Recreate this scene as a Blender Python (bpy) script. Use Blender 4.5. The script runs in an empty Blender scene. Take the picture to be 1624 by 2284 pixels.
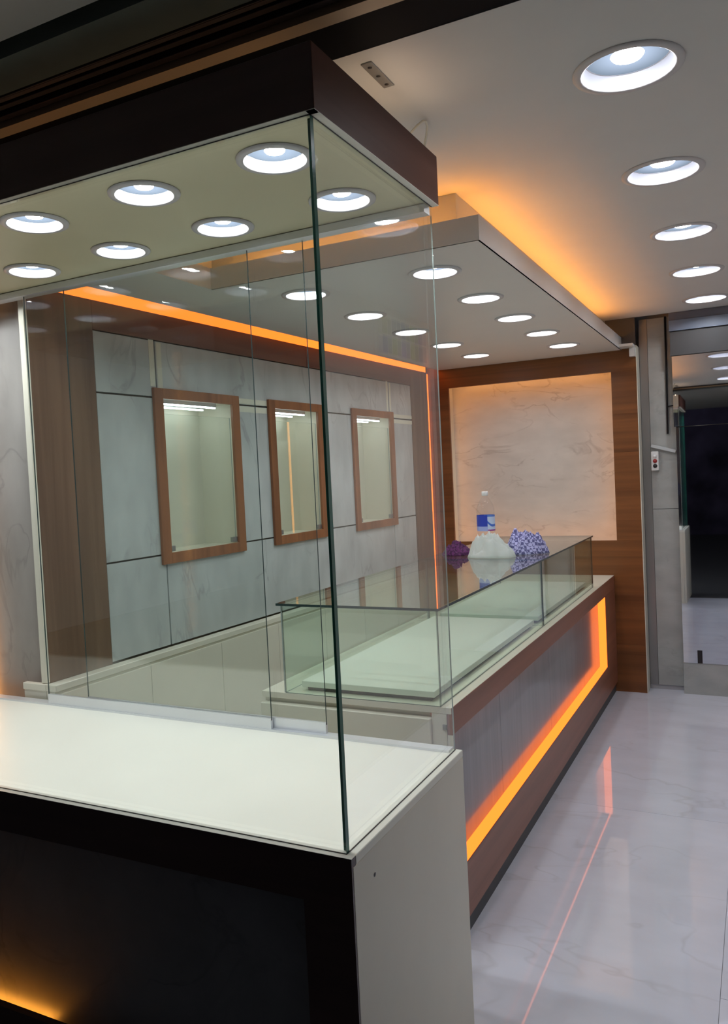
import bpy, bmesh, math, random
from mathutils import Vector, Matrix, noise

SC = bpy.context.scene
COL = SC.collection
random.seed(7)

# ------------------------------------------------------------------ camera
F, YAW, PITCH, ROLL = 1808.28, 0.48314, -0.0391, -0.04952
PX, PY = -62.84, -5.83
cd = bpy.data.cameras.new('camera'); cam = bpy.data.objects.new('camera', cd); COL.objects.link(cam)
fw = Vector((-math.sin(YAW)*math.cos(PITCH), math.cos(YAW)*math.cos(PITCH), math.sin(PITCH)))
r0 = Vector((math.cos(YAW), math.sin(YAW), 0)); u0 = r0.cross(fw)
c_, s_ = math.cos(ROLL), math.sin(ROLL)
rt = c_*r0 + s_*u0; up = -s_*r0 + c_*u0
M = Matrix((rt, up, -fw)).transposed().to_4x4(); M.translation = Vector((0.68674, -1.30157, 1.45))
cam.matrix_world = M
cd.sensor_fit = 'VERTICAL'; cd.sensor_height = 36; cd.lens = F/2284*36
cd.shift_x = -PX/2284; cd.shift_y = PY/2284; cd.clip_start = 0.02
SC.camera = cam

# ------------------------------------------------------------------ world, exposure
w = bpy.data.worlds.new('night'); SC.world = w; w.use_nodes = True
w.node_tree.nodes['Background'].inputs[0].default_value = (0.90, 0.92, 1.0, 1)
w.node_tree.nodes['Background'].inputs[1].default_value = 0.055
vs = SC.view_settings
vs.view_transform = 'Standard'; vs.look = 'None'; vs.exposure = 0.0; vs.gamma = 1.0; vs.use_curve_mapping = False
SC.cycles.transparent_max_bounces = 40
SC.cycles.max_bounces = 14
SC.cycles.use_denoising = True
SC.cycles.sample_clamp_indirect = 6
L_CEIL, L_DROP, L_CASE = 160.0, 205.0, 400.0       # radiance of the LED chips
COOL = (0.93, 0.96, 1.0)
ORANGE = (1.0, 0.175, 0.020)

# ------------------------------------------------------------------ materials
def new_mat(name):
    m = bpy.data.materials.new(name); m.use_nodes = True
    nt = m.node_tree; b = nt.nodes['Principled BSDF']
    return m, nt, b
def plain(name, col, rough=0.5, metal=0.0, spec=0.5, var=0.0, vscale=6):
    m, nt, b = new_mat(name)
    b.inputs['Base Color'].default_value = (*col, 1); b.inputs['Roughness'].default_value = rough
    b.inputs['Metallic'].default_value = metal; b.inputs['Specular IOR Level'].default_value = spec
    n = nt.nodes.new('ShaderNodeTexNoise'); n.inputs['Scale'].default_value = vscale; n.inputs['Detail'].default_value = 5
    g = nt.nodes.new('ShaderNodeNewGeometry'); nt.links.new(g.outputs['Position'], n.inputs['Vector'])
    r = nt.nodes.new('ShaderNodeValToRGB'); v = var or 0.03
    r.color_ramp.elements[0].color = (*[c*(1-v) for c in col], 1); r.color_ramp.elements[1].color = (*[min(1, c*(1+v)) for c in col], 1)
    r.color_ramp.elements[0].position = 0.3; r.color_ramp.elements[1].position = 0.7
    nt.links.new(n.outputs['Fac'], r.inputs[0]); nt.links.new(r.outputs[0], b.inputs['Base Color'])
    return m
def coords(nt, scale, rand=0.0):
    g = nt.nodes.new('ShaderNodeNewGeometry'); mp = nt.nodes.new('ShaderNodeMapping')
    mp.inputs['Scale'].default_value = scale
    nt.links.new(g.outputs['Position'], mp.inputs['Vector'])
    if rand:
        oi = nt.nodes.new('ShaderNodeObjectInfo'); mu = nt.nodes.new('ShaderNodeMath'); mu.operation = 'MULTIPLY'
        mu.inputs[1].default_value = rand
        nt.links.new(oi.outputs['Random'], mu.inputs[0]); nt.links.new(mu.outputs[0], mp.inputs['Location'])
    return mp
def wood(name, dark, light, grain='z', rough=0.35, fine=1.0, spec=0.5):
    m, nt, b = new_mat(name)
    sc = {'x': (0.9, 26, 26), 'y': (26, 0.9, 26), 'z': (26, 26, 0.9)}[grain]
    mp = coords(nt, tuple(s*fine for s in sc), 9.0)
    n1 = nt.nodes.new('ShaderNodeTexNoise'); n1.inputs['Scale'].default_value = 1.0; n1.inputs['Detail'].default_value = 8; n1.inputs['Distortion'].default_value = 0.6
    nt.links.new(mp.outputs[0], n1.inputs['Vector'])
    mp2 = coords(nt, tuple(s*fine*0.28 for s in sc), 5.0)
    n2 = nt.nodes.new('ShaderNodeTexNoise'); n2.inputs['Scale'].default_value = 1.0; n2.inputs['Detail'].default_value = 3
    nt.links.new(mp2.outputs[0], n2.inputs['Vector'])
    ad = nt.nodes.new('ShaderNodeMix'); ad.inputs[0].default_value = 0.5
    nt.links.new(n1.outputs['Fac'], ad.inputs[2]); nt.links.new(n2.outputs['Fac'], ad.inputs[3])
    r = nt.nodes.new('ShaderNodeValToRGB')
    r.color_ramp.elements[0].position = 0.36; r.color_ramp.elements[0].color = (*dark, 1)
    r.color_ramp.elements[1].position = 0.62; r.color_ramp.elements[1].color = (*light, 1)
    nt.links.new(ad.outputs[0], r.inputs[0]); nt.links.new(r.outputs[0], b.inputs['Base Color'])
    b.inputs['Roughness'].default_value = rough; b.inputs['Specular IOR Level'].default_value = spec
    return m
def marble(name, base, vein, scale, rough=0.2, width=0.02, cloud=0.06, rand=9.0, stretch=(1, 1, 1), strength=0.5, bump=0.0, spec=0.5, detail=5, dist=0.9):
    m, nt, b = new_mat(name)
    mp = coords(nt, stretch, rand)
    def veins(s, wd):
        n = nt.nodes.new('ShaderNodeTexNoise'); n.inputs['Scale'].default_value = s; n.inputs['Detail'].default_value = detail; n.inputs['Distortion'].default_value = dist
        nt.links.new(mp.outputs[0], n.inputs['Vector'])
        a = nt.nodes.new('ShaderNodeMath'); a.operation = 'SUBTRACT'; a.inputs[1].default_value = 0.5; nt.links.new(n.outputs['Fac'], a.inputs[0])
        c = nt.nodes.new('ShaderNodeMath'); c.operation = 'ABSOLUTE'; nt.links.new(a.outputs[0], c.inputs[0])
        r = nt.nodes.new('ShaderNodeMapRange'); r.inputs['From Min'].default_value = 0; r.inputs['From Max'].default_value = wd
        r.inputs['To Min'].default_value = 1; r.inputs['To Max'].default_value = 0
        nt.links.new(c.outputs[0], r.inputs['Value']); return r.outputs[0]
    v1 = veins(scale, width); 
    msk = nt.nodes.new('ShaderNodeTexNoise'); msk.inputs['Scale'].default_value = scale*1.3; msk.inputs['Detail'].default_value = 2
    nt.links.new(mp.outputs[0], msk.inputs['Vector'])
    mr = nt.nodes.new('ShaderNodeMapRange'); mr.inputs['From Min'].default_value = 0.42; mr.inputs['From Max'].default_value = 0.62
    nt.links.new(msk.outputs['Fac'], mr.inputs['Value'])
    mu = nt.nodes.new('ShaderNodeMath'); mu.operation = 'MULTIPLY'; nt.links.new(v1, mu.inputs[0]); nt.links.new(mr.outputs[0], mu.inputs[1])
    mu2 = nt.nodes.new('ShaderNodeMath'); mu2.operation = 'MULTIPLY'; mu2.inputs[1].default_value = strength; nt.links.new(mu.outputs[0], mu2.inputs[0])
    cl = nt.nodes.new('ShaderNodeTexNoise'); cl.inputs['Scale'].default_value = scale*2.2; cl.inputs['Detail'].default_value = 7
    nt.links.new(mp.outputs[0], cl.inputs['Vector'])
    r = nt.nodes.new('ShaderNodeValToRGB'); r.color_ramp.elements[0].position = 0.3; r.color_ramp.elements[1].position = 0.7
    r.color_ramp.elements[0].color = (*[c*(1-cloud) for c in base], 1); r.color_ramp.elements[1].color = (*[min(1, c*(1+cloud)) for c in base], 1)
    nt.links.new(cl.outputs['Fac'], r.inputs[0])
    mx = nt.nodes.new('ShaderNodeMix'); mx.data_type = 'RGBA'
    nt.links.new(mu2.outputs[0], mx.inputs[0]); nt.links.new(r.outputs[0], mx.inputs[6]); mx.inputs[7].default_value = (*vein, 1)
    nt.links.new(mx.outputs[2], b.inputs['Base Color']); b.inputs['Roughness'].default_value = rough; b.inputs['Specular IOR Level'].default_value = spec
    if bump:
        bp = nt.nodes.new('ShaderNodeBump'); bp.inputs['Strength'].default_value = bump; bp.inputs['Distance'].default_value = 0.004
        nt.links.new(cl.outputs['Fac'], bp.inputs['Height']); nt.links.new(bp.outputs[0], b.inputs['Normal'])
    return m
def glass(name, tint, ior=1.5):
    m = bpy.data.materials.new(name); m.use_nodes = True; nt = m.node_tree; nt.nodes.clear()
    o = nt.nodes.new('ShaderNodeOutputMaterial'); mx = nt.nodes.new('ShaderNodeMixShader'); fr = nt.nodes.new('ShaderNodeFresnel')
    t = nt.nodes.new('ShaderNodeBsdfTransparent'); g = nt.nodes.new('ShaderNodeBsdfGlossy'); fr.inputs[0].default_value = ior
    # both faces of a pane reflect as its outer face does
    ge = nt.nodes.new('ShaderNodeNewGeometry'); im = nt.nodes.new('ShaderNodeMath'); im.operation = 'MULTIPLY_ADD'
    im.inputs[1].default_value = 1/ior - ior; im.inputs[2].default_value = ior
    nt.links.new(ge.outputs['Backfacing'], im.inputs[0])
    iv = nt.nodes.new('ShaderNodeMath'); iv.operation = 'MULTIPLY_ADD'
    iv.inputs[1].default_value = 1/ior - ior; iv.inputs[2].default_value = ior
    fr.inputs[0].default_value = ior
    lw = nt.nodes.new('ShaderNodeVectorMath'); lw.operation = 'DOT_PRODUCT'
    nt.links.new(ge.outputs['Normal'], lw.inputs[0]); nt.links.new(ge.outputs['Incoming'], lw.inputs[1])
    ab = nt.nodes.new('ShaderNodeMath'); ab.operation = 'ABSOLUTE'; nt.links.new(lw.outputs['Value'], ab.inputs[0])
    om = nt.nodes.new('ShaderNodeMath'); om.operation = 'SUBTRACT'; om.inputs[0].default_value = 1; nt.links.new(ab.outputs[0], om.inputs[1])
    pw = nt.nodes.new('ShaderNodeMath'); pw.operation = 'POWER'; pw.inputs[1].default_value = 5; nt.links.new(om.outputs[0], pw.inputs[0])
    f0 = ((ior-1)/(ior+1))**2
    fa = nt.nodes.new('ShaderNodeMath'); fa.operation = 'MULTIPLY_ADD'; fa.inputs[1].default_value = 1-f0; fa.inputs[2].default_value = f0
    nt.links.new(pw.outputs[0], fa.inputs[0])
    for n in (fr, im, iv): nt.nodes.remove(n)
    t.inputs[0].default_value = (*tint, 1); g.inputs['Roughness'].default_value = 0.0; g.inputs[0].default_value = (1, 1, 1, 1)
    nt.links.new(fa.outputs[0], mx.inputs[0]); nt.links.new(t.outputs[0], mx.inputs[1]); nt.links.new(g.outputs[0], mx.inputs[2])
    nt.links.new(mx.outputs[0], o.inputs[0]); return m
def emit(name, col, s):
    m = bpy.data.materials.new(name); m.use_nodes = True; nt = m.node_tree; nt.nodes.clear()
    o = nt.nodes.new('ShaderNodeOutputMaterial'); e = nt.nodes.new('ShaderNodeEmission')
    e.inputs[0].default_value = (*col, 1); e.inputs[1].default_value = s; nt.links.new(e.outputs[0], o.inputs[0]); return m

def diffuser():
    m = emit('downlight_diffuser', (0.4, 0.5, 0.8), 1.0); nt = m.node_tree
    tc = nt.nodes.new('ShaderNodeTexCoord'); ln = nt.nodes.new('ShaderNodeVectorMath'); ln.operation = 'LENGTH'; nt.links.new(tc.outputs['Object'], ln.inputs[0])
    r = nt.nodes.new('ShaderNodeValToRGB'); r.color_ramp.elements[0].position = 0.035; r.color_ramp.elements[1].position = 0.095
    r.color_ramp.elements[0].color = (0.62, 0.76, 1.0, 1); r.color_ramp.elements[1].color = (0.27, 0.34, 0.44, 1)
    nt.links.new(ln.outputs['Value'], r.inputs[0]); nt.links.new(r.outputs[0], nt.nodes['Emission'].inputs[0]); return m
MAT = dict(
    ceil=plain('ceiling_paint', (0.62, 0.62, 0.615), 0.7, var=0.015),
    drop=plain('drop_ceiling_paint', (0.66, 0.66, 0.65), 0.35, var=0.01),
    cream=plain('cream_laminate', (0.74, 0.71, 0.60), 0.38, var=0.02),
    creamw=plain('cream_white_laminate', (0.82, 0.82, 0.73), 0.35, var=0.015),
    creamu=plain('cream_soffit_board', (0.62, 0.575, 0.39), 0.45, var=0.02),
    pale=plain('pale_edge_band', (0.90, 0.87, 0.78), 0.5),
    trayw=plain('cream_tray', (0.84, 0.84, 0.76), 0.4, var=0.015),
    wall=plain('off_white_wall_paint', (0.62, 0.61, 0.6), 0.8),
    woodx=wood('walnut_laminate_across', (0.125, 0.042, 0.010), (0.235, 0.084, 0.022), 'x'),
    woodz=wood('walnut_laminate_upright', (0.115, 0.060, 0.034), (0.215, 0.125, 0.076), 'z'),
    woodt=wood('walnut_laminate_band', (0.12, 0.055, 0.034), (0.20, 0.098, 0.062), 'y'),
    woody=wood('walnut_laminate_along', (0.20, 0.076, 0.042), (0.31, 0.120, 0.070), 'y'),
    woodf=wood('dark_walnut_laminate', (0.055, 0.028, 0.027), (0.080, 0.042, 0.038), 'x'),
    woodh=wood('canopy_walnut_laminate', (0.095, 0.040, 0.029), (0.130, 0.057, 0.042), 'y', 0.5, 1.0, 0.12),
    woodn=wood('niche_frame_walnut', (0.20, 0.075, 0.030), (0.34, 0.135, 0.055), 'z'),
    marblew=marble('grey_marble_laminate', (0.50, 0.53, 0.53), (0.28, 0.29, 0.30), 4.0, 0.3, 0.02, 0.13, stretch=(1, 1, 0.45), strength=0.55),
    marbled=marble('dark_grey_marble_laminate', (0.36, 0.34, 0.32), (0.22, 0.21, 0.20), 4.0, 0.35, 0.02, 0.13, stretch=(1, 1, 0.45)),
    marblel=marble('cream_marble_sheet', (0.59, 0.56, 0.52), (0.34, 0.30, 0.27), 2.6, 0.3, 0.022, 0.07, stretch=(1.0, 1, 2.2), strength=0.55),
    marblep=marble('grey_marble_tile', (0.40, 0.41, 0.40), (0.30, 0.30, 0.29), 3.0, 0.3, 0.02, 0.10, stretch=(1, 1, 2.0)),
    floor=marble('polished_white_marble_tile', (0.70, 0.725, 0.83), (0.40, 0.40, 0.42), 1.9, 0.03, 0.014, 0.05, stretch=(0.9, 1.7, 1), strength=0.26, spec=0.8, detail=3, dist=0.3),
    grout=plain('tile_joint', (0.46, 0.46, 0.49), 0.8),
    outfloor=plain('dark_street_paving', (0.05, 0.05, 0.055), 0.8),
    facade=plain('dark_street_wall', (0.14, 0.12, 0.20), 0.9, var=0.6, vscale=1.6),
    joint=plain('gold_joint', (0.10, 0.075, 0.035), 0.5),
    greyp=wood('grey_brushed_laminate', (0.255, 0.265, 0.285), (0.295, 0.305, 0.325), 'z', 0.14, 2.2, 0.25),
    darkp=marble('dark_stone_laminate', (0.20, 0.21, 0.23), (0.10, 0.10, 0.11), 3.0, 0.4, 0.02, 0.12),
    toe=plain('dark_grey_toe_kick', (0.055, 0.055, 0.058), 0.5),
    black=plain('black_paint', (0.008, 0.008, 0.010), 0.7, spec=0.05),
    dgreen=plain('dark_soffit_paint', (0.17, 0.21, 0.195), 0.7, var=0.1, spec=0.2),
    soffit=plain('grey_soffit_paint', (0.52, 0.52, 0.50), 0.8),
    tan=plain('tan_batten', (0.60, 0.43, 0.27), 0.5),
    rail=plain('dark_bronze_rail', (0.09, 0.065, 0.06), 0.35, 0.6),
    alu=plain('brushed_aluminium', (0.80, 0.82, 0.86), 0.32, 0.55),
    steel=plain('dull_steel', (0.34, 0.34, 0.34), 0.4, 0.8),
    ring=plain('white_plastic_trim', (0.60, 0.585, 0.60), 0.4),
    refl=plain('downlight_reflector', (0.14, 0.14, 0.16), 0.5), reflw=plain('white_downlight_reflector', (0.70, 0.70, 0.74), 0.5),
    diffu=diffuser(),
    led_ceil=emit('led_chip_ceiling', COOL, L_CEIL), led_drop=emit('led_chip_drop', COOL, L_DROP), led_case=emit('led_chip_case', COOL, L_CASE),
    orange=emit('orange_led_and_lit_face', ORANGE, 2.6), cove=emit('orange_led_cove', (1.0, 0.38, 0.07), 30.0), amber=emit('amber_led', (1.0, 0.37, 0.06), 9.0), amberlow=emit('amber_led_low', (1.0, 0.40, 0.10), 6.0), caseled=emit('case_front_led', (1.0, 0.36, 0.04), 9.0), warm=emit('warm_white_led', (1.0, 0.72, 0.48), 14.0), tanlight=emit('dim_warm_led', (1.0, 0.66, 0.38), 2.0),  # orange also glows in place of the lit reveals and cove wall
    tube=emit('cool_white_tube', (0.88, 0.97, 1.0), 12.0),
    glassc=glass('clear_float_glass', (0.968, 0.985, 0.975)), glassg=glass('green_tinted_glass', (0.93, 0.978, 0.948)),
    edge=plain('glass_edge_green', (0.018, 0.150, 0.110), 0.12), edged=plain('glass_edge_dark', (0.03, 0.055, 0.055), 0.2),
    edgel=plain('glass_edge_pale', (0.36, 0.42, 0.40), 0.2),
    mirror=plain('mirror_glass', (0.72, 0.74, 0.80), 0.02, 1.0, var=0.02),
    tape=plain('masking_tape', (0.72, 0.72, 0.60), 0.7),
    white=plain('white_plastic', (0.78, 0.78, 0.78), 0.35), red=plain('red_plastic', (0.35, 0.03, 0.03), 0.3), blackp=plain('black_plastic', (0.015, 0.012, 0.015), 0.35),
    trunk=plain('grey_white_trunking', (0.55, 0.58, 0.60), 0.4), slate=plain('slate_blue_metal', (0.20, 0.24, 0.33), 0.4), boxgrey=plain('dark_grey_box', (0.085, 0.085, 0.09), 0.5),
    bluegrey=plain('blue_grey_metal', (0.15, 0.155, 0.20), 0.4),
)

# ------------------------------------------------------------------ builders
SKEW = 0.0
def sk(y): return SKEW*(y-2.3)
def wpos(o):
    v = Vector((0, 0, 0))
    while o: v += Vector(o.location); o = o.parent
    return v
def link(name, bm, mats, parent=None, smooth=False):
    me = bpy.data.meshes.new(name)
    if SKEW:
        for v in bm.verts: v.co.x += sk(v.co.y)
    if parent is not None: bmesh.ops.translate(bm, verts=bm.verts, vec=-wpos(parent))
    bm.to_mesh(me); bm.free()
    for m in (mats if isinstance(mats, (list, tuple)) else [mats]): me.materials.append(MAT[m] if isinstance(m, str) else m)
    if smooth:
        for p in me.polygons: p.use_smooth = True
    o = bpy.data.objects.new(name, me); COL.objects.link(o)
    if parent is not None: o.parent = parent
    return o
def thing(name, label, cat, loc=(0, 0, 0), group=None):
    o = bpy.data.objects.new(name, None); COL.objects.link(o); o.location = (loc[0]+sk(loc[1]), loc[1], loc[2]); o.empty_display_size = 0.05
    o['label'] = label; o['category'] = cat
    if group: o['group'] = group
    return o
def tag(o, label, cat, group=None):
    o['label'] = label; o['category'] = cat
    if group: o['group'] = group
    return o
def struct(o):
    o['kind'] = 'structure'; return o
def addbox(bm, x0, x1, y0, y1, z0, z1, bev=0.0):
    vs_ = [bm.verts.new((x, y, z)) for x in (x0, x1) for y in (y0, y1) for z in (z0, z1)]
    idx = [(0, 1, 3, 2), (4, 6, 7, 5), (0, 4, 5, 1), (2, 3, 7, 6), (0, 2, 6, 4), (1, 5, 7, 3)]
    fs = [bm.faces.new([vs_[i] for i in f]) for f in idx]
    if bev:
        es = set(e for f in fs for e in f.edges)
        bmesh.ops.bevel(bm, geom=list(es), offset=bev, segments=1, affect='EDGES')
    return fs
def box(name, d, mat, parent=None, bev=0.0):
    bm = bmesh.new(); addbox(bm, *d, bev=bev); bmesh.ops.recalc_face_normals(bm, faces=bm.faces)
    return link(name, bm, mat, parent)
def pane(name, d, axis, mat, parent, edge='edge'):
    bm = bmesh.new(); addbox(bm, *d); bmesh.ops.recalc_face_normals(bm, faces=bm.faces); bm.normal_update()
    for f in bm.faces:
        f.material_index = 0 if abs(f.normal[axis]) > 0.5 else 1
    return link(name, bm, [mat, edge], parent)
def lathe(bm, prof, c, n=32, closed=False):
    rings = []
    for r, z in prof:
        rings.append([bm.verts.new((c[0]+r*math.cos(2*math.pi*i/n), c[1]+r*math.sin(2*math.pi*i/n), c[2]+z)) for i in range(n)] if r > 1e-6 else [bm.verts.new((c[0], c[1], c[2]+z))])
    for a, b in zip(rings, rings[1:]):
        for i in range(n):
            j = (i+1) % n
            if len(a) == 1 and len(b) == 1: continue
            if len(a) == 1: bm.faces.new((a[0], b[j], b[i]))
            elif len(b) == 1: bm.faces.new((a[i], a[j], b[0]))
            else: bm.faces.new((a[i], a[j], b[j], b[i]))
def tube(bm, pts, r, n=8):
    pts = [Vector(p) for p in pts]; rings = []
    for i, p in enumerate(pts):
        d = (pts[min(i+1, len(pts)-1)]-pts[max(i-1, 0)]).normalized()
        a = d.orthogonal().normalized() if i == 0 else (pa - d*pa.dot(d)).normalized()
        pa = a; b = d.cross(a)
        rings.append([bm.verts.new(p + r*(math.cos(2*math.pi*k/n)*a + math.sin(2*math.pi*k/n)*b)) for k in range(n)])
    for a, b in zip(rings, rings[1:]):
        for k in range(n): bm.faces.new((a[k], a[(k+1) % n], b[(k+1) % n], b[k]))
    bm.faces.new(rings[0][::-1]); bm.faces.new(rings[-1])
def holed(bm, x0, x1, y0, y1, z, holes, r, down=True, n=32):
    """flat sheet with round holes; every hole sits in a square cell of the grid"""
    s = r*1.15
    xs = sorted({x0, x1} | {round(h[0]+k*s, 5) for h in holes for k in (-1, 1)})
    ys = sorted({y0, y1} | {round(h[1]+k*s, 5) for h in holes for k in (-1, 1)})
    def f(vv):
        fc = bm.faces.new(vv); fc.normal_update()
        if (fc.normal.z < 0) != down: fc.normal_flip()
    for xa, xb in zip(xs, xs[1:]):
        for ya, yb in zip(ys, ys[1:]):
            cx, cy = (xa+xb)/2, (ya+yb)/2
            if xb <= x0+1e-6 or xa >= x1-1e-6: continue
            h = [q for q in holes if abs(q[0]-cx) < 1e-3 and abs(q[1]-cy) < 1e-3]
            if not h:
                f([bm.verts.new(p) for p in ((xa, ya, z), (xb, ya, z), (xb, yb, z), (xa, yb, z))])
            else:
                ins, out = [], []
                for i in range(n):
                    a = 2*math.pi*i/n; c, sn = math.cos(a), math.sin(a); k = s/max(abs(c), abs(sn))
                    ins.append(bm.verts.new((cx+r*c, cy+r*sn, z))); out.append(bm.verts.new((cx+k*c, cy+k*sn, z)))
                for i in range(n):
                    j = (i+1) % n; f([ins[i], ins[j], out[j], out[i]])

# key sizes of the place (metres)
CEIL, DROPZ, DROPT = 2.348, 2.156, 2.233
WL, YW = -1.4165, 4.05      # the niche wall is not quite square to the shop: WL is its place at y = 2.3
WALL_SKEW = 0.040
CT, HB, HT, CD = 0.744, 2.109, 2.229, 0.635
XC, LZ = -0.149, 0.744
RX = 1.03
ceil_lights = [(0.444, y) for y in (0.698, 1.456, 2.214, 2.972, 3.730)]
drop_lights = [(x, y) for x in (-0.31, -0.835) for y in (1.44, 1.968, 2.496, 3.024, 3.552)]
case_lights = [(x, y) for y in (0.155, 0.458) for x in (-0.178, -0.524, -0.870, -1.216, -1.562, -1.908)]

# ------------------------------------------------------------------ structure
fl = struct(box('floor', (-2.6, RX, 0.25, 4.30, -0.06, -0.004), 'grout'))
for xa, xb, tys in ((-1.844, -0.644, (0.25, 1.9, 4.23)), (-0.644, 0.556, (0.25, 2.20, 4.23)), (0.556, RX, (0.25, 1.032, 2.632, 4.23))):
    for ya, yb in zip(tys, tys[1:]):
        box('tile', (xa+0.0007, xb-0.0007, ya+0.0007, yb-0.0007, -0.004, 0.0), 'floor', fl)
struct(box('ground', (-6, 6, -8, 0.25, -0.10, -0.03), 'outfloor'))
struct(box('street_wall', (-6, 6, -8.2, -8.0, -0.1, 5), 'facade'))

bm = bmesh.new(); holed(bm, -2.6, RX, 0.30, 4.06, CEIL, ceil_lights, 0.102)
ceil = struct(link('ceiling', bm, 'ceil'))
box('ceiling_slab', (-2.6, RX, 0.30, 4.3, CEIL+0.10, CEIL+0.14), 'ceil', ceil)
bm = bmesh.new(); addbox(bm, -2.6, RX, 0.296, 0.30, CEIL-0.001, CEIL+0.10); link('ceiling_edge', bm, 'ceil', ceil)

struct(box('wall_right', (RX, RX+0.1, 0.1, 4.3, 0, CEIL+0.1), 'wall'))

# dropped ceiling: L-shaped tray with a plain fascia, core set back for the cove
DX, DY, DL = -0.056, 1.148, -1.240
TRAY = DROPZ+0.026
def dl(y): return -1.320+0.0317*(y-2.3)
def prism(bm, poly, z0, z1):
    lo = [bm.verts.new((x, y, z0)) for x, y in poly]; hi = [bm.verts.new((x, y, z1)) for x, y in poly]
    bm.faces.new(lo[::-1]); bm.faces.new(hi)
    for i in range(len(poly)):
        j = (i+1) % len(poly); bm.faces.new((lo[i], lo[j], hi[j], hi[i]))
    bmesh.ops.recalc_face_normals(bm, faces=bm.faces)
bm = bmesh.new()
holed(bm, DL, DX, DY, YW, DROPZ, drop_lights, 0.076)
f_ = bm.faces.new([bm.verts.new(p) for p in ((dl(YW), YW, DROPZ), (DL, YW, DROPZ), (DL, DY, DROPZ), (dl(DY), DY, DROPZ))]); f_.normal_update()
if f_.normal.z > 0: f_.normal_flip()
dc = struct(link('dropped_ceiling', bm, 'drop'))
bm = bmesh.new()
addbox(bm, DX-0.006, DX, DY, YW, DROPZ, DROPT); addbox(bm, -1.065, DX-0.006, DY, DY+0.006, DROPZ, DROPT)
link('fascia', bm, 'drop', dc)
box('tray_top', (DL, DX-0.006, DY+0.006, YW, TRAY+0.010, TRAY+0.014), 'drop', dc)
bm = bmesh.new(); prism(bm, [(dl(YW), YW), (DL, YW), (DL, DY), (dl(DY), DY)], DROPZ+0.0005, DROPT); link('tray_edge', bm, 'drop', dc)
bm = bmesh.new(); prism(bm, [(dl(DY), DY), (-1.065, DY), (-1.065, 0.66), (dl(0.66), 0.66)], DROPZ, DROPT); link('tray_return', bm, 'drop', dc)
box('core', (-1.24, -0.160, 1.25, YW, TRAY+0.014, CEIL-0.001), 'ceil', dc)
box('core_return', (-1.24, -1.13, 0.66, 1.25, DROPT, CEIL-0.001), 'ceil', dc)
box('end_board', (DX, 0.024, 3.93, YW-0.002, DROPZ+0.005, DROPZ+0.02), 'drop', dc)
box('end_block', (-0.006, 0.026, 4.0, YW-0.002, 2.105, DROPZ+0.005), 'drop', dc)

# shop front beam and the black soffit
struct(box('beam', (-2.6, RX, 0.165, 0.296, CEIL, CEIL+0.4), 'black'))
struct(box('soffit_panel', (-3.4, RX+0.6, -0.085, 0.022, CEIL, CEIL+0.06), 'dgreen'))
struct(box('soffit_gap', (-3.4, RX+0.6, -0.125, -0.085, CEIL+0.05, CEIL+0.11), 'black'))
struct(box('soffit_outer', (-3.4, RX+0.6, -2.4, -0.125, CEIL+0.004, CEIL+0.06), 'soffit'))

ps = thing('wall_shelf_picture', 'white framed picture of coloured packets high on the right wall', 'picture', (RX, 2.95, 2.195))
box('picture_frame', (RX-0.018, RX, 2.61, 3.29, 2.085, 2.305), 'white', ps, 0.002)
for i, c in enumerate((('paper_blue', (0.10, 0.16, 0.45)), ('paper_green', (0.30, 0.42, 0.14)), ('paper_violet', (0.25, 0.20, 0.50)), ('paper_lime', (0.42, 0.48, 0.20)), ('paper_slate', (0.18, 0.22, 0.34)))):
    MAT[c[0]] = plain(c[0], c[1], 0.6)
    for r_ in range(2):
        k = (i+2*r_) % 5
        box('packet_print', (RX-0.0195, RX-0.018, 2.63+k*0.128, 2.745+k*0.128, 2.10+r_*0.10, 2.19+r_*0.10), c[0], ps)

# ------------------------------------------------------------------ left wall
SKEW = WALL_SKEW
wl = struct(box('wall_left', (WL-0.30, WL-0.208, 0.78, 4.3, 0, CEIL+0.1), 'wall'))
NI = [(1.253, 1.816), (2.057, 2.566), (2.900, 3.445)]; NZ0, NZ1 = 1.1335, 1.8455
PT = 0.012
# backing board behind the panels, cut round the niches (kept in strips)
bm = bmesh.new()
fr_in = 0.03
def strip(y0, y1, z0, z1): addbox(bm, WL-0.030, WL-PT, y0, y1, z0, z1)
ys_ = 0.664
for a, b in NI:
    strip(ys_, a+fr_in, 0.0, 2.345); strip(a+fr_in, b-fr_in, 0.0, NZ0+fr_in); strip(a+fr_in, b-fr_in, NZ1-fr_in, 2.345); ys_ = b-fr_in
strip(ys_, 4.06, 0.0, 2.345)
link('backing_board', bm, 'joint', wl)
J = 0.0035
def mpan(y0, y1, z0, z1, m='marblew'):
    return box('marble_panel', (WL-PT, WL, y0+J, y1-J, z0+J, z1-J), m, wl, 0.001)
MA, MJ, MK, MB, ZA, ZB, ZC, ZD = 0.955, 1.285, 3.412, 3.747, 0.800, 1.172, 1.808, 2.038; WT = 2.146
for a, b in ((MA, MJ), (MJ, MK), (MK, MB)):
    mpan(a, b, ZC, ZD); mpan(a, b, ZA, ZB)
for a, b in ((MA, NI[0][0]+0.032), (NI[0][1]-0.032, NI[1][0]+0.032), (NI[1][1]-0.032, NI[2][0]+0.032), (NI[2][1]-0.032, MB)): mpan(a, b, ZB, ZC)
def wpan(y0, y1, z0, z1, m): return box('wood_panel', (WL-PT, WL+0.004, y0, y1, z0, z1), m, wl, 0.0015)
wpan(0.664, MA, 0.60, WT, 'woodz'); wpan(MA, 2.44, ZD, WT, 'woodt'); wpan(2.442, MB, ZD, WT, 'woodt'); wpan(MB, 4.020, 0.60, WT, 'woodz')
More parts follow.
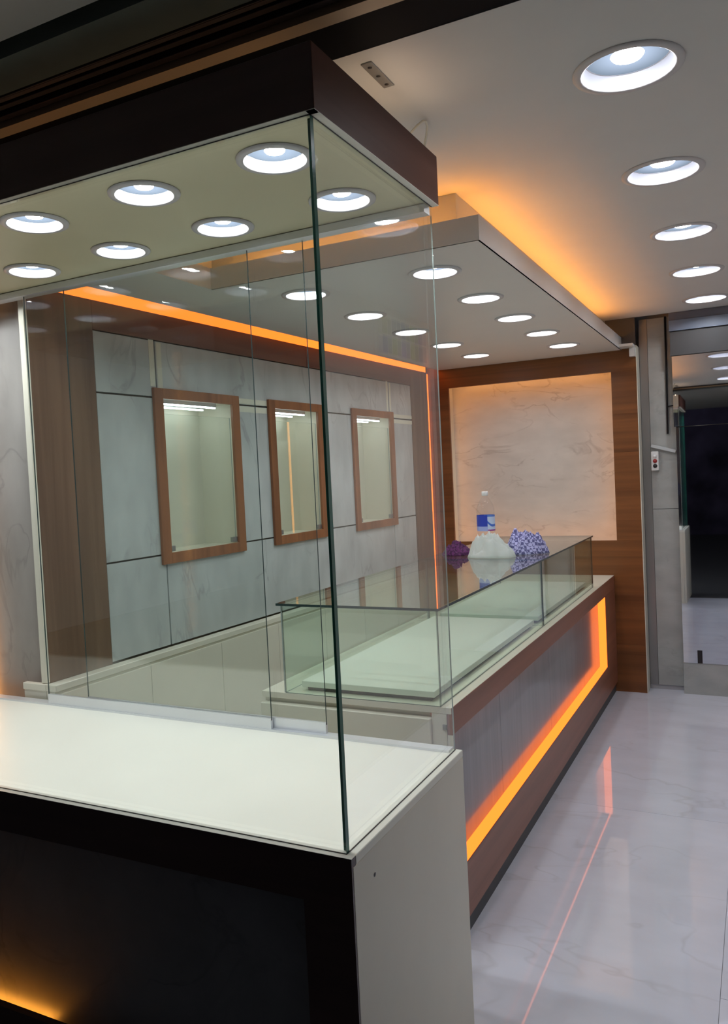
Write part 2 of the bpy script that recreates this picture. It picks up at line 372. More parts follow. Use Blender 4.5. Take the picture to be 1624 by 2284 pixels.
box('cream_edge', (WL-0.020, WL+0.004, 0.650, 0.6635, ZA, 2.345), 'cream', wl)
# the return wall behind the far end of the display case
SKEW = 0.0
rw = struct(box('wall_back', (-2.6, -1.51, 0.715, 0.775, 0, CEIL), 'wall'))
for x0, x1 in ((-1.82, -1.512), (-2.20, -1.823)):
    box('marble_panel', (x0, x1, 0.703, 0.715, 0.0, 2.32), 'marbled', rw, 0.001)
tag(box('light_strip', (-1.815, -1.800, 0.680, 0.700, 0.4, 2.2), 'amberlow'), 'upright amber light strip on the grey marble at the left end, behind the display case', 'light strip')
SKEW = WALL_SKEW

# niches set into the marble wall
names_ = ['nearest', 'middle', 'farthest']
for k, (a, b) in enumerate(NI):
    t = thing('wall_niche', 'lit cream wall niche in a brown wooden frame, %s of the three' % names_[k], 'display niche', (WL, (a+b)/2, NZ0), 'display niches in the marble wall')
    fwid = 0.052; D = 0.190
    fy0, fy1 = a+fwid, b-fwid; fz0, fz1 = NZ0+fwid*0.85, NZ1-fwid*0.80
    X0, X1 = WL+0.001, WL+0.014
    box('frame_side', (X0, X1, a, fy0, NZ0, NZ1), 'woodn', t, 0.001); box('frame_side', (X0, X1, fy1, b, NZ0, NZ1), 'woodn', t, 0.001)
    box('frame_rail', (X0, X1, fy0, fy1, NZ0, fz0), 'woodn', t, 0.001); box('frame_rail', (X0, X1, fy0, fy1, fz1, NZ1), 'woodn', t, 0.001)
    bm = bmesh.new(); xb = WL-D; xi = WL+0.001; th = 0.008
    iy0, iy1, iz0, iz1 = a+0.03+0.009, b-0.03-0.009, NZ0+0.03+0.009, NZ1-0.03-0.009
    addbox(bm, xb-th, xb, iy0-th, iy1+th, iz0-th, iz1+th)
    addbox(bm, xb, xi, iy0-th, iy0, iz0, iz1); addbox(bm, xb, xi, iy1, iy1+th, iz0, iz1)
    addbox(bm, xb, xi, iy0-th, iy1+th, iz0-th, iz0); addbox(bm, xb, xi, iy0-th, iy1+th, iz1, iz1+th)
    link('niche_box', bm, 'cream', t)
    for xa, cut in ((WL-0.030, 0.085), (WL-0.125, 0.05)):
        lt = box('light_batten', (xa-0.006, xa+0.008, iy0+0.01, iy1-cut, iz1-0.016, iz1), 'alu', t)
        box('light_tube', (xa-0.004, xa+0.005, iy0+0.012, iy1-cut-0.002, iz1-0.022, iz1-0.016), 'tube', lt)
    pane('glass_door', (WL-0.008, WL-0.003, fy0+0.002, fy1-0.002, fz0+0.002, fz1-0.06), 0, 'glassc', t, 'edgel')
    box('hinge_clip', (WL-0.012, WL+0.004, fy0+0.001, fy0+0.034, fz0+0.004, fz0+0.026), 'steel', t, 0.001)
    box('hinge_clip', (WL-0.012, WL+0.004, fy1-0.034, fy1-0.001, fz0+0.004, fz0+0.026), 'steel', t, 0.001)

# masking tape left along the joints
def tape(y0, y1, z0, z1, label): tag(box('masking_tape', (WL, WL+0.0008, y0, y1, z0, z1), 'tape'), label, 'masking tape', 'masking tape along the marble joints')
n1, n2, n3 = NI
tape(MJ-0.036, MJ-0.008, NZ1+0.006, 2.062, 'cream masking tape left of the upright joint above the nearest wall niche')
tape(MJ+0.008, MJ+0.036, NZ1+0.002, 2.030, 'cream masking tape right of the upright joint above the nearest wall niche')
tape(n1[1]+0.004, n2[0]+0.004, ZC+0.006, ZC+0.030, 'cream masking tape above the joint between the nearest and middle wall niches')
tape(n1[1]-0.0, n2[0]-0.002, ZC-0.032, ZC-0.006, 'cream masking tape below the joint between the nearest and middle wall niches')
tape(MK-0.034, MK-0.008, NZ1+0.004, 2.075, 'cream masking tape left of the upright joint above the farthest wall niche')
tape(MK+0.008, MK+0.030, NZ1+0.004, 2.030, 'cream masking tape right of the upright joint above the farthest wall niche')
tape(n3[1]+0.004, MB+0.012, ZC+0.006, ZC+0.028, 'cream masking tape above the joint right of the farthest wall niche')
tape(n3[1]+0.002, MB+0.004, ZC-0.030, ZC-0.006, 'cream masking tape below the joint right of the farthest wall niche')

# glowing sheet in place of cove-lit wall above the wood; light strip in corner
tag(box('light_strip', (WL-0.010, WL-0.002, 0.80, 4.02, WT+0.002, 2.30), 'orange'), 'long orange glowing sheet for the cove-lit top of the marble niche wall', 'light strip')
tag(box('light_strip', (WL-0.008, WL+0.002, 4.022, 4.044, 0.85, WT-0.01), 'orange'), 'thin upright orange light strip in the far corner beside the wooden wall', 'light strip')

# low cream cabinet under the niches
cb = thing('low_cabinet', 'long low cream cabinet running along the foot of the marble niche wall', 'cabinet', (WL+0.03, 2.2, 0))
box('body', (WL+0.006, WL+0.046, 0.645, 4.03, 0.0, 0.774), 'cream', cb)
box('end_block', (WL-0.100, WL+0.004, 0.645, 0.662, 0.0, 0.774), 'cream', cb)
box('top', (WL+0.006, WL+0.054, 0.642, 4.03, 0.774, ZA-0.002), 'cream', cb, 0.002)
box('top', (WL-0.104, WL+0.005, 0.642, 0.662, 0.774, ZA-0.002), 'cream', cb, 0.002)
yy = 0.66
while yy < 3.9:
    box('door', (WL+0.046, WL+0.056, yy+0.001, min(yy+0.437, 4.03), 0.06, 0.764), 'cream', cb, 0.0006); yy += 0.4385
SKEW = 0.0

# ------------------------------------------------------------------ far wall
wf = struct(box('wall_far', (WL-0.30, RX, YW+0.22, YW+0.30, 0, CEIL+0.1), 'wall'))
LX0, LX1, LZ0, LZ1, LD = -1.200, -0.125, 0.965, 2.026, 0.17
def wb(x0, x1, z0, z1): return box('wood_board', (x0, x1, YW, YW+0.02, z0, z1), 'woodx', wf, 0.001)
wb(-1.360, LX0, LZ0, LZ1)
for z0, z1 in ((0.0, 0.30), (0.30, 0.62), (0.62, LZ0)): wb(-1.352, 0.026, z0, z1)
for z0, z1 in ((LZ0, 1.29), (1.29, 1.52), (1.52, 1.76), (1.76, LZ1)): wb(LX1, 0.026, z0, z1)
wb(-1.352, 0.026, LZ1, DROPZ+0.02)
PK = 0.030
bm = bmesh.new()
addbox(bm, LX0-PK-0.01, LX0-PK, YW+0.02, YW+LD, LZ0-PK, LZ1+PK); addbox(bm, LX1+PK, LX1+PK+0.01, YW+0.02, YW+LD, LZ0-PK, LZ1+PK)
addbox(bm, LX0-PK-0.01, LX1+PK+0.01, YW+0.02, YW+LD, LZ1+PK, LZ1+PK+0.01); addbox(bm, LX0-PK-0.01, LX1+PK+0.01, YW+0.02, YW+LD, LZ0-PK-0.01, LZ0-PK)
link('recess_lining', bm, 'cream', wf)
box('marble_sheet', (LX0-PK, LX1+PK, YW+LD, YW+LD+0.01, LZ0-PK, LZ1+PK), 'marblel', wf)
box('wood_edge', (0.026, 0.030, YW-0.002, YW+0.12, 0, DROPZ+0.02), 'cream', wf)
box('filler_board', (-0.150, 0.026, YW, YW+0.012, DROPZ+0.021, CEIL), 'toe', wf)
g = 'amber light strips round the lit marble panel'
E0, E1 = YW+0.064, YW+0.078
tag(box('light_strip', (LX0-PK+0.0005, LX0-PK+0.002, E0, E1, LZ0+0.02, LZ1-0.02), 'amber'), 'amber light strip up the left side of the lit marble panel recess', 'light strip', g)
tag(box('light_strip', (LX1+PK-0.002, LX1+PK-0.0005, E0, E1, LZ0+0.02, LZ1-0.02), 'amber'), 'amber light strip up the right side of the lit marble panel recess', 'light strip', g)
tag(box('light_strip', (LX0+0.02, LX1-0.02, YW+0.0205, YW+0.0222, LZ1+0.006, LZ1+0.024), 'amber'), 'amber light strip along the top of the lit marble panel recess', 'light strip', g)
tag(box('light_strip', (LX0+0.02, LX1-0.02, E0, E1, LZ0-PK+0.0005, LZ0-PK+0.002), 'amber'), 'amber light strip along the foot of the lit marble panel recess', 'light strip', g)

# grey marble pilaster, mirror and shutter box to the right of the wood
pl = struct(box('pillar', (0.030, 0.236, YW+0.13, YW+0.21, 0, CEIL), 'grout'))
for z0, z1 in ((0.03, 1.15), (1.153, 2.345)):
    box('marble_tile', (0.082, 0.236, YW+0.118, YW+0.13, z0, z1), 'marblep', pl, 0.001)
box('steel_strip', (0.032, 0.080, YW+0.122, YW+0.13, 0.03, 2.345), 'steel', pl)
tm = struct(box('trim_1', (0.236, RX, YW+0.055, YW+0.12, 0, 0.195), 'marblep'))
struct(box('trim_2', (0.222, RX, YW+0.02, YW+0.12, 2.09, 2.235), 'boxgrey'))
struct(box('trim_3', (0.220, RX, YW+0.005, YW+0.12, 2.237, 2.300), 'slate'))
struct(box('trim_4', (0.220, RX, YW+0.012, YW+0.12, 2.302, 2.347), 'bluegrey'))
mr_ = thing('wall_mirror', 'tall frameless mirror sheets leaning on the far wall right of the marble pillar', 'mirror', (0.6, YW+0.06, 0.197))
box('lower_sheet', (0.238, RX-0.002, YW+0.050, YW+0.056, 0.197, 1.655), 'mirror', mr_)
bm = bmesh.new(); addbox(bm, 0.228, RX-0.002, -0.003, 0.003, -0.43, 0.0); bmesh.ops.rotate(bm, verts=bm.verts, matrix=Matrix.Rotation(math.radians(-1.0), 3, 'X')); bmesh.ops.translate(bm, verts=bm.verts, vec=(0, YW+0.042, 2.088)); bmesh.ops.recalc_face_normals(bm, faces=bm.faces)
link('upper_sheet', bm, 'mirror', mr_)
tag(box('switch_opening', (0.318, 0.346, YW+0.046, YW+0.0545, 0.198, 0.278), 'blackp', bev=0.001), 'small black upright cut-out box near the floor below the mirror', 'cable box')
sw = thing('switch_box', 'white switch box with three round knobs on the grey marble pillar', 'switch', (0.10, YW+0.10, 1.42))
box('case', (0.084, 0.128, YW+0.088, YW+0.117, 1.395, 1.515), 'white', sw, 0.003)
for zc_, m in ((1.485, 'white'), (1.455, 'red'), (1.424, 'blackp')):
    bm = bmesh.new(); lathe(bm, [(0.0, 0.008), (0.010, 0.007), (0.013, 0.0)], (0, 0, 0), 16)
    bmesh.ops.rotate(bm, verts=bm.verts, matrix=Matrix.Rotation(math.radians(90), 3, 'X')); bmesh.ops.translate(bm, verts=bm.verts, vec=(0.107, YW+0.088, zc_))
    o = link('knob', bm, m, sw, True); 
    if m == 'red': o['label'] = 'dark red knob'
    if m == 'blackp': o['label'] = 'black knob'
bm = bmesh.new(); addbox(bm, -0.075, 0.075, -0.012, 0.012, -0.010, 0.010, 0.002)
bmesh.ops.rotate(bm, verts=bm.verts, matrix=Matrix.Rotation(math.radians(17), 3, 'Y')); bmesh.ops.translate(bm, verts=bm.verts, vec=(0.157, YW+0.104, 1.530))
tag(link('cable_trunking', bm, 'trunk'), 'short slanted grey-white cable trunking above the switch box', 'trunking')
bm = bmesh.new(); tube(bm, [(0.190, YW+0.108, 2.346), (0.188, YW+0.108, 2.0), (0.184, YW+0.108, 1.62)], 0.006); tube(bm, [(0.187, YW+0.108, 1.79), (0.205, YW+0.106, 1.792), (0.232, YW+0.104, 1.795)], 0.004)
tag(link('conduit', bm, 'blackp', None, True), 'thin black cable conduit hanging down the grey marble pillar', 'conduit')

# ------------------------------------------------------------------ downlights
def downlight(x, y, z, R, r, chip, label, group, ledmat, proto=None, depth=0.036):
    t = thing('downlight', label, 'downlight', (x, y, z), group)
    if proto:
        for ch in proto.children:
            c = ch.copy(); COL.objects.link(c); c.parent = t
        return t
    c = (x, y, z)
    bm = bmesh.new(); lathe(bm, [(R, -0.0005), (R*0.99, -0.004), (r*1.05, -0.006), (r, -0.003), (r, 0.0)], c); link('trim_ring', bm, 'ring', t, True)
    bm = bmesh.new(); lathe(bm, [(r, 0.0), (r*0.95, depth)], c); link('reflector', bm, 'refl' if ledmat == 'led_ceil' else 'reflw', t, True)
    bm = bmesh.new(); lathe(bm, [(r*0.95, depth-0.002), (r*0.915, depth-0.002)], c); link('lens_ring', bm, 'ring', t)
    bm = bmesh.new(); lathe(bm, [(r*0.95, depth), (0, depth)], c); link('diffuser', bm, 'diffu', t)
    bm = bmesh.new(); lathe(bm, [(chip, depth-0.001)]+[(chip*math.cos(a), depth-0.001-chip*0.30*math.sin(a)) for a in (0.5, 1.0)]+[(0, depth-0.001-chip*0.30)], c, 20); link('led_chip', bm, ledmat, t, True)
    return t
o5 = ['first', 'second', 'third', 'fourth', 'fifth', 'sixth']
p_ = None
for i, (x, y) in enumerate(ceil_lights):
    p_ = downlight(x, y, CEIL, 0.122, 0.100, 0.037, 'round white downlight in the main ceiling over the aisle, %s from the shop front' % o5[i], 'downlights along the main ceiling', 'led_ceil', p_, 0.030)
p_ = None
for i, (x, y) in enumerate(drop_lights):
    p_ = downlight(x, y, DROPZ, 0.094, 0.074, 0.027, 'round downlight in the dropped ceiling, %s row, %s from the shop front' % (('aisle side', 'niche wall side')[i//5], o5[i % 5]), 'downlights in the dropped ceiling', 'led_drop', p_, 0.024)
p_ = None
for i, (x, y) in enumerate(case_lights):
    p_ = downlight(x, y, HB+0.001, 0.081, 0.063, 0.0215, 'round downlight under the display case canopy, %s row, %s from its right end' % (('front', 'back')[i//6], o5[i % 6]), 'downlights under the canopy', 'led_case', p_, 0.017)

# ------------------------------------------------------------------ display case in front
XL = -2.25
dcase = thing('display_case', 'tall glass display case on a cream counter with dark wooden front', 'display case', (-1.0, 0.3, 0))
box('side_panel', (-0.018, 0.0, 0.006, CD, 0.0, 0.726), 'cream', dcase, 0.0012)
bm = bmesh.new(); lathe(bm, [(0.0, 0.0006), (0.0045, 0.0)], (0, 0, 0), 12); bmesh.ops.rotate(bm, verts=bm.verts, matrix=Matrix.Rotation(math.radians(90), 3, 'Y')); bmesh.ops.translate(bm, verts=bm.verts, vec=(0.0005, 0.095, 0.672))
link('screw', bm, 'blackp', dcase)
box('countertop', (XL, 0.0, 0.0185, CD, 0.726, CT), 'creamw', dcase, 0.0012)
box('top_lip', (XL, 0.0, 0.0, 0.0185, CT-0.0004, CT+0.0002), 'creamw', dcase)
box('front_rail', (XL, -0.0005, 0.0005, 0.018, 0.647, CT-0.0004), 'woodf', dcase)
box('front_rail', (XL, -0.0005, 0.0005, 0.018, 0.0, 0.205), 'woodf', dcase); box('recess_floor', (XL, -0.107, 0.018, 0.070, 0.140, 0.146), 'cream', dcase)
box('front_stile', (-0.107, -0.0005, 0.0005, 0.018, 0.205, 0.647), 'woodf', dcase)
box('front_panel', (XL, -0.060, 0.070, 0.085, 0.10, 0.70), 'darkp', dcase)
box('back_panel', (XL, -0.019, CD-0.02, CD, 0.0, 0.7255), 'cream', dcase)
GX, GY, GT = -0.018, 0.016, 0.012
fg = pane('front_glass', (XL, GX, GY, GY+GT, CT-0.001, HB-0.0006), 1, 'glassc', dcase, 'edge')
sg = pane('side_glass', (GX-GT, GX, GY+GT+0.0005, CD-0.005, CT-0.001, HB-0.0006), 0, 'glassc', dcase, 'edge')
for f_ in sg.data.polygons:
    if f_.normal.y > 0.5 or f_.normal.z > 0.5: f_.material_index = 0
for f_ in fg.data.polygons:
    if f_.normal.z > 0.5: f_.material_index = 0
box('glass_back_edge', (GX-0.0035, GX-0.0005, CD-0.0049, CD-0.0044, CT, HB-0.022), 'edgel', dcase)
# dark silicone line at the foot and head of the glass
for nm, d in (('seal', (XL, GX+0.002, GY-0.002, GY, CT, CT+0.0015)), ('seal', (GX, GX+0.002, GY, CD-0.006, CT, CT+0.0015)),
              ('seal', (XL, GX, GY-0.002, GY, HB-0.0018, HB-0.0008)), ('seal', (GX, GX+0.002, GY, CD-0.006, HB-0.0018, HB-0.0008))):
    box(nm, d, 'blackp', dcase)
bt = box('bottom_track', (XL, -0.024, CD-0.035, CD-0.002, CT, CT+0.006), 'alu', dcase)
bt2 = box('top_track', (XL, -0.024, CD-0.040, CD-0.002, HB-0.020, HB-0.0008), 'alu', dcase)
for (x0, x1, yy) in ((-1.425, -0.553, CD-0.027), (-1.262, -0.384, CD-0.013)):
    d = box('sliding_door_rail', (x0, x1, yy-0.005, yy+0.005, CT+0.004, CT+0.036), 'alu', dcase)
    d['label'] = 'aluminium bottom rail of a sliding glass door'
    pane('sliding_glass', (x0, x1, yy-0.0025, yy+0.0025, CT+0.030, HB-0.004), 1, 'glassc', d, 'edged')
box('light_strip', (XL, -0.885, 0.048, 0.060, 0.150, 0.160), 'caseled', dcase)['label'] = 'orange light strip at the foot of the dark front panel'

cn = thing('display_canopy', 'dark brown wooden canopy over the glass display case', 'canopy', (-1.0, 0.3, HB))
box('front_board', (XL, -0.0005, 0.0, 0.018, HB, HT), 'woodf', cn, 0.001)
box('side_board', (-0.018, 0.0, 0.0005, CD, HB, HT), 'woodh', cn, 0.001)
box('back_board', (XL, -0.0185, CD-0.018, CD, HB+0.002, HT), 'cream', cn)
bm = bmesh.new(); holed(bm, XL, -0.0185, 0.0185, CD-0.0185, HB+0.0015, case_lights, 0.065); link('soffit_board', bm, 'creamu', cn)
box('lid', (XL, -0.0185, 0.0185, CD-0.0185, HT-0.012, HT-0.002), 'black', cn)
bm = bmesh.new(); addbox(bm, XL, 0.0, -0.0003, 0.0185, HB-0.0005, HB+0.0005); addbox(bm, -0.0185, 0.0003, 0.0, CD, HB-0.0005, HB+0.0005); link('edge_band', bm, 'pale', cn)
tag(box('light_strip', (XL+0.05, -0.13, 0.125, 0.135, HT-0.002, HT+0.004), 'tanlight'), 'long dim warm light strip lying on the front of the canopy top', 'light strip')
tag(box('light_strip', (-0.050, -0.042, 0.31, 0.60, HT-0.002, HT+0.006), 'warm'), 'short warm white light strip lying on top of the dark wooden canopy', 'light strip')
bm = bmesh.new(); tube(bm, [(-0.085+0.0*k, 0.70, 0) for k in range(2)] if False else [(-0.10+0.06*math.sin(math.pi*k/10), 0.60+0.16*k/10, HT+0.012+0.10*math.sin(math.pi*k/10)) for k in range(11)], 0.003, 6)
tag(link('cable_loop', bm, 'cream', None, True), 'loop of thin cream cable above the back corner of the canopy', 'cable')

# shutter guides under the beam
st = thing('shutter_track', 'dark shutter guide rails along the ceiling above the canopy', 'shutter track', (-1.0, 0.1, CEIL))
box('batten', (-3.4, RX+0.5, 0.128, 0.166, CEIL-0.006, CEIL+0.05), 'tan', st)
box('guide_plate', (-3.4, RX+0.5, 0.024, 0.127, CEIL+0.012, CEIL+0.05), 'black', st)
for a, b, z in ((0.026, 0.030, -0.002), (0.036, 0.050, 0.002), (0.060, 0.076, 0.002), (0.090, 0.095, -0.003), (0.100, 0.122, 0.006)):
    box('guide_rail', (-3.4, RX+0.5, a, b, CEIL+z, CEIL+0.03), 'rail', st, 0.001)
# fixing plate left on the ceiling
bk = thing('fixing_plate', 'small grey metal fixing plate with screw holes on the ceiling beside the canopy', 'bracket', (-0.05, 0.41, CEIL))
box('plate', (-0.062, -0.036, 0.345, 0.470, CEIL-0.003, CEIL-0.0005), 'steel', bk, 0.0005)
for y in (0.365, 0.41, 0.455):
    bm = bmesh.new(); lathe(bm, [(0.005, -0.0035), (0.0, -0.0042)], (-0.049, y, CEIL), 12); link('screw', bm, 'blackp', bk)

# cove light on the dropped ceiling
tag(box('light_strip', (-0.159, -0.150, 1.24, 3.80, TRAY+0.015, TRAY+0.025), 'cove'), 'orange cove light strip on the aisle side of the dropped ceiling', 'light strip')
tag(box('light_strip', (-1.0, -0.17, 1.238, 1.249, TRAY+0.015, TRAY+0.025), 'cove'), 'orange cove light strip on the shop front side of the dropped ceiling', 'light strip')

# ------------------------------------------------------------------ long sales counter
Y0 = 0.972
lc = thing('sales_counter', 'long brown sales counter with grey front panel and orange light line', 'counter', (-0.45, 2.5, 0))
LB = -0.822
box('body', (LB, -0.225, Y0+0.02, YW-0.002, 0.02, 0.724), 'cream', lc)
box('countertop', (LB, XC-0.001, Y0, YW-0.002, 0.724, LZ), 'cream', lc, 0.001)
OY0, OY1, OZ0, OZ1 = 0.985, 3.700, 0.236, 0.660
box('front_rail', (XC-0.016, XC, Y0+0.001, YW-0.002, OZ1, LZ-0.001), 'woody', lc, 0.001)
box('front_rail', (XC-0.016, XC, Y0+0.001, YW-0.002, 0.062, OZ0), 'woody', lc, 0.001)
box('front_stile', (XC-0.016, XC, OY1, YW-0.002, OZ0, OZ1), 'woody', lc)
box('front_stile', (XC-0.016, XC, Y0+0.001, OY0, OZ0, OZ1), 'cream', lc)
box('toe_kick', (XC-0.030, XC-0.012, Y0+0.002, YW-0.002, 0.0, 0.062), 'toe', lc)
for a, b in ((OY0-0.01, 1.62), (1.622, 2.42), (2.422, 3.22), (3.222, OY1+0.0)):
    box('grey_panel', (-0.215, -0.196, a, b, OZ0-0.03, OZ1+0.02), 'greyp', lc)
box('light_reveal', (-0.1955, XC-0.003, OY0, OY1, OZ0-0.004, OZ0+0.001), 'orange', lc)['label'] = 'orange lit reveal, made as a glowing face, along the foot of the front panel'  # reveal glows itself in place of light from a hidden strip
box('light_reveal', (-0.1955, XC-0.003, OY1-0.001, OY1+0.004, OZ0, OZ1), 'orange', lc)['label'] = 'orange lit reveal, made as a glowing face, up the far end of the front panel'  # far-end reveal glows too, standing in for strip-lit laminate
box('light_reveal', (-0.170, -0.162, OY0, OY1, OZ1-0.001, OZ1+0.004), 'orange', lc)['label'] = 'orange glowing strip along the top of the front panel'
box('end_panel', (LB, -0.214, Y0-0.012, Y0+0.019, 0.0, 0.708), 'cream', lc, 0.002)
box('end_post', (-0.213, XC-0.017, Y0, Y0+0.02, 0.0, 0.7235), 'cream', lc)
box('end_clip', (-0.178, -0.166, Y0-0.004, Y0, 0.676, 0.692), 'steel', lc)

# glass boxes on the counter
def showcase(y0, y1, label, gm, loc, near, trays):
    t = thing('glass_showcase', label, 'showcase', loc, 'glass boxes on the sales counter')
    x0, x1, th, zt = -0.733, -0.182, 0.006, 1.044
    box('base_tray', (x0+0.045, x1-0.035, y0+0.040, y1-0.03, LZ+0.014, LZ+0.034), 'trayw', t, 0.0015)
    box('tray_foot', (x0+0.060, x1-0.050, y0+0.055, y1-0.045, LZ+0.0005, LZ+0.014), 'toe', t)
    pane('front_pane', (x1-th, x1, y0+(0.006 if near else 0.0), y1, LZ+0.0005, zt-0.009), 0, gm, t, 'edged')
    pane('rear_pane', (x0, x0+th, y0+0.002, y1, LZ+0.0005, zt-0.009), 0, gm, t, 'edgel')
    pane('end_pane', (x0+th, x1-(0.0 if near else th), y0-(0.0), y0+0.006, LZ+0.0005, zt-0.009), 1, gm, t, 'edged' )
    if not near: pane('end_pane', (x0+th, x1-th, y1-0.006, y1, LZ+0.0005, zt-0.009), 1, gm, t, 'edged')
    pane('top_pane', (x0-0.012, x1+0.008, y0-0.008, y1+(0.0 if near else 0.005), zt-0.008, zt), 2, gm, t, 'edged')
    return t
showcase(0.972, 2.288, 'long green-tinted glass box at the near end of the sales counter, empty inside', 'glassg', (-0.46, 1.63, LZ), True, 2)
showcase(2.297, 3.505, 'glass box at the far end of the sales counter, bottle and cloths on top', 'glassg', (-0.46, 2.9, LZ), False, 1)

# ------------------------------------------------------------------ bottle and cloths
ZT = 1.0445
bx, by = -0.492, 2.50
m_pet = glass('bottle_plastic', (0.965, 0.97, 0.98), 1.35)
bo = thing('water_bottle', 'clear plastic water bottle with blue and white label and white cap', 'bottle', (bx, by, ZT))
bm = bmesh.new()
prof = [(0.0, 0.004), (0.034, 0.0), (0.041, 0.006), (0.043, 0.02)]
for k in range(5): prof += [(0.043, 0.03+k*0.016), (0.041, 0.038+k*0.016)]
prof += [(0.043, 0.112), (0.043, 0.190), (0.041, 0.196), (0.043, 0.202), (0.041, 0.212), (0.042, 0.220), (0.036, 0.240), (0.026, 0.258), (0.016, 0.274), (0.0135, 0.280), (0.0135, 0.290)]
lathe(bm, prof, (bx, by, ZT), 32); link('body', bm, m_pet, bo, True)
bm = bmesh.new(); lathe(bm, [(0.0, 0.303), (0.0145, 0.303), (0.0155, 0.300), (0.0155, 0.284), (0.0145, 0.283)], (bx, by, ZT), 24); link('cap', bm, 'white', bo, True)
# printed label: blue field, pale field, wave stroke and red base line
m, nt, b = new_mat('bottle_label')
tc = nt.nodes.new('ShaderNodeTexCoord'); sep = nt.nodes.new('ShaderNodeSeparateXYZ'); nt.links.new(tc.outputs['Object'], sep.inputs[0])
def mth(op, a, bb=None, c=None):
    n = nt.nodes.new('ShaderNodeMath'); n.operation = op
    for i, v in enumerate((a, bb, c)):
        if v is None: continue
        if isinstance(v, (int, float)): n.inputs[i].default_value = v
        else: nt.links.new(v, n.inputs[i])
    return n.outputs[0]
X, Y, Z = sep.outputs
def mixc(f, a, bb):
    n = nt.nodes.new('ShaderNodeMix'); n.data_type = 'RGBA'; nt.links.new(f, n.inputs[0])
    for i, v in ((6, a), (7, bb)):
        if isinstance(v, tuple): n.inputs[i].default_value = (*v, 1)
        else: nt.links.new(v, n.inputs[i])
    return n.outputs[2]
right = mth('GREATER_THAN', mth('ADD', mth('MULTIPLY', X, 0.88), mth('MULTIPLY', Y, 0.47)), -0.001)
wave = mth('LESS_THAN', mth('ABSOLUTE', mth('SUBTRACT', mth('SUBTRACT', Z, 0.150), mth('MULTIPLY', mth('SINE', mth('MULTIPLY', X, 120)), 0.010))), 0.006)
lowl = mth('LESS_THAN', Z, 0.136); redl = mth('LESS_THAN', Z, 0.121); topb = mth('GREATER_THAN', Z, 0.182)
cr = mixc(wave, (0.55, 0.66, 0.85), (0.06, 0.16, 0.60)); cr = mixc(topb, cr, (0.10, 0.22, 0.62)); cr = mixc(redl, cr, (0.30, 0.06, 0.30))
cl = mixc(lowl, (0.03, 0.06, 0.45), (0.35, 0.42, 0.75))
nt.links.new(mixc(right, cl, cr), b.inputs['Base Color']); b.inputs['Roughness'].default_value = 0.35
bm = bmesh.new(); lathe(bm, [(0.0436, 0.114), (0.0436, 0.190)], (bx, by, ZT), 32); link('label', bm, m, bo, True)

def heap(name, c, rx, ry, h, mat, label, cat, seed, fold=1.0, n=56, sharp=1.0, plump=2.2):
    bm = bmesh.new(); V = []
    off = Vector((seed*3.1, seed*1.7, seed*0.9)); rings = n//2
    top = bm.verts.new((c[0], c[1], c[2]+h*0.86)); rows = []
    for i in range(1, rings+1):
        t = i/rings; row = []
        for j in range(n):
            a = 2*math.pi*j/n
            edge = 1+0.22*noise.noise(Vector((math.cos(a)*1.3, math.sin(a)*1.3, 0))+off)
            x, y = math.cos(a)*t*edge, math.sin(a)*t*edge
            p = Vector((x*1.7, y*1.7, 0))+off
            hh = (1-t**plump)*(0.62+0.55*noise.noise(p*0.9))
            rdg = 1-abs(noise.noise(p*1.7+Vector((5, 0, 0)))*2); rd2 = 1-abs(noise.noise(p*3.6+Vector((0, 9, 0)))*2)
            hh += (0.26*rdg*sharp+0.13*rd2*sharp-0.12)*fold*(1-t**5)
            z = max(0.0, hh)*h
            wob = 1+0.10*noise.noise(p*3.0)*fold
            row.append(bm.verts.new((c[0]+rx*x*wob, c[1]+ry*y*wob, c[2]+z+(0.001 if t < 1 else 0.0))))
        rows.append(row)
    for j in range(n): bm.faces.new((top, rows[0][j], rows[0][(j+1) % n]))
    for a, b in zip(rows, rows[1:]):
        for j in range(n): bm.faces.new((a[j], b[j], b[(j+1) % n], a[(j+1) % n]))
    bm.faces.new([v for v in rows[-1]][::-1])
    bmesh.ops.recalc_face_normals(bm, faces=bm.faces)
    o = link(name, bm, mat, None, True); tag(o, label, cat)
    return o
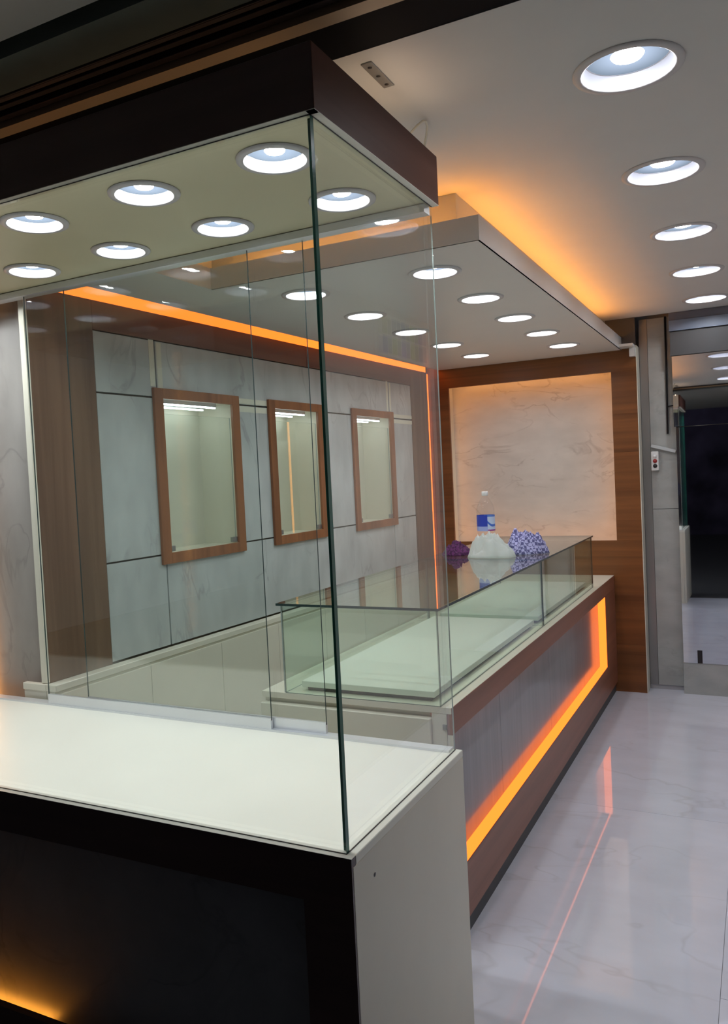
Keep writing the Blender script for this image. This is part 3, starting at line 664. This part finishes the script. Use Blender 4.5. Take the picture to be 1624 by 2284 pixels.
def weave(name, c1, c2, scale, thr):
    m, nt, b = new_mat(name); mp = coords(nt, (1, 1, 1))
    ck = nt.nodes.new('ShaderNodeTexChecker'); ck.inputs['Scale'].default_value = scale
    n = nt.nodes.new('ShaderNodeTexNoise'); n.inputs['Scale'].default_value = 28; n.inputs['Detail'].default_value = 6; nt.links.new(mp.outputs[0], n.inputs['Vector'])
    mx = nt.nodes.new('ShaderNodeMix'); mx.data_type = 'VECTOR'; mx.inputs[0].default_value = thr
    nt.links.new(mp.outputs[0], mx.inputs[4]); nt.links.new(n.outputs['Color'], mx.inputs[5]); nt.links.new(mx.outputs[1], ck.inputs['Vector'])
    ck.inputs['Color1'].default_value = (*c1, 1); ck.inputs['Color2'].default_value = (*c2, 1)
    nt.links.new(ck.outputs['Color'], b.inputs['Base Color']); b.inputs['Roughness'].default_value = 0.9; return m
heap('purple_cloth', (-0.632, 2.50, ZT), 0.080, 0.085, 0.062, weave('purple_cotton', (0.045, 0.007, 0.045), (0.10, 0.018, 0.095), 60, 0.08), 'dark purple crumpled cloth lying on the far glass box left of the bottle', 'cloth', 1.3, 1.2)
heap('checked_cloth', (-0.310, 2.56, ZT), 0.098, 0.090, 0.125, weave('blue_check_cotton', (0.10, 0.10, 0.24), (0.42, 0.42, 0.68), 75, 0.03), 'blue and white checked cloth crumpled on the far glass box', 'cloth', 4.2, 0.8, plump=3.2)
m = bpy.data.materials.new('thin_plastic_film'); m.use_nodes = True; nt = m.node_tree; b = nt.nodes['Principled BSDF']
b.inputs['Base Color'].default_value = (0.74, 0.78, 0.76, 1); b.inputs['Roughness'].default_value = 0.3
tr = nt.nodes.new('ShaderNodeBsdfTranslucent'); tr.inputs[0].default_value = (0.75, 0.8, 0.77, 1); tp = nt.nodes.new('ShaderNodeBsdfTransparent')
m1 = nt.nodes.new('ShaderNodeMixShader'); m1.inputs[0].default_value = 0.4; m2 = nt.nodes.new('ShaderNodeMixShader'); m2.inputs[0].default_value = 0.22
out = nt.nodes['Material Output']
nt.links.new(b.outputs[0], m1.inputs[1]); nt.links.new(tr.outputs[0], m1.inputs[2]); nt.links.new(m1.outputs[0], m2.inputs[1]); nt.links.new(tp.outputs[0], m2.inputs[2]); nt.links.new(m2.outputs[0], out.inputs[0])
heap('plastic_bag', (-0.435, 2.372, ZT), 0.118, 0.062, 0.105, m, 'crumpled white plastic bag in front of the bottle on the glass', 'plastic bag', 7.7, 1.0, plump=3.4)
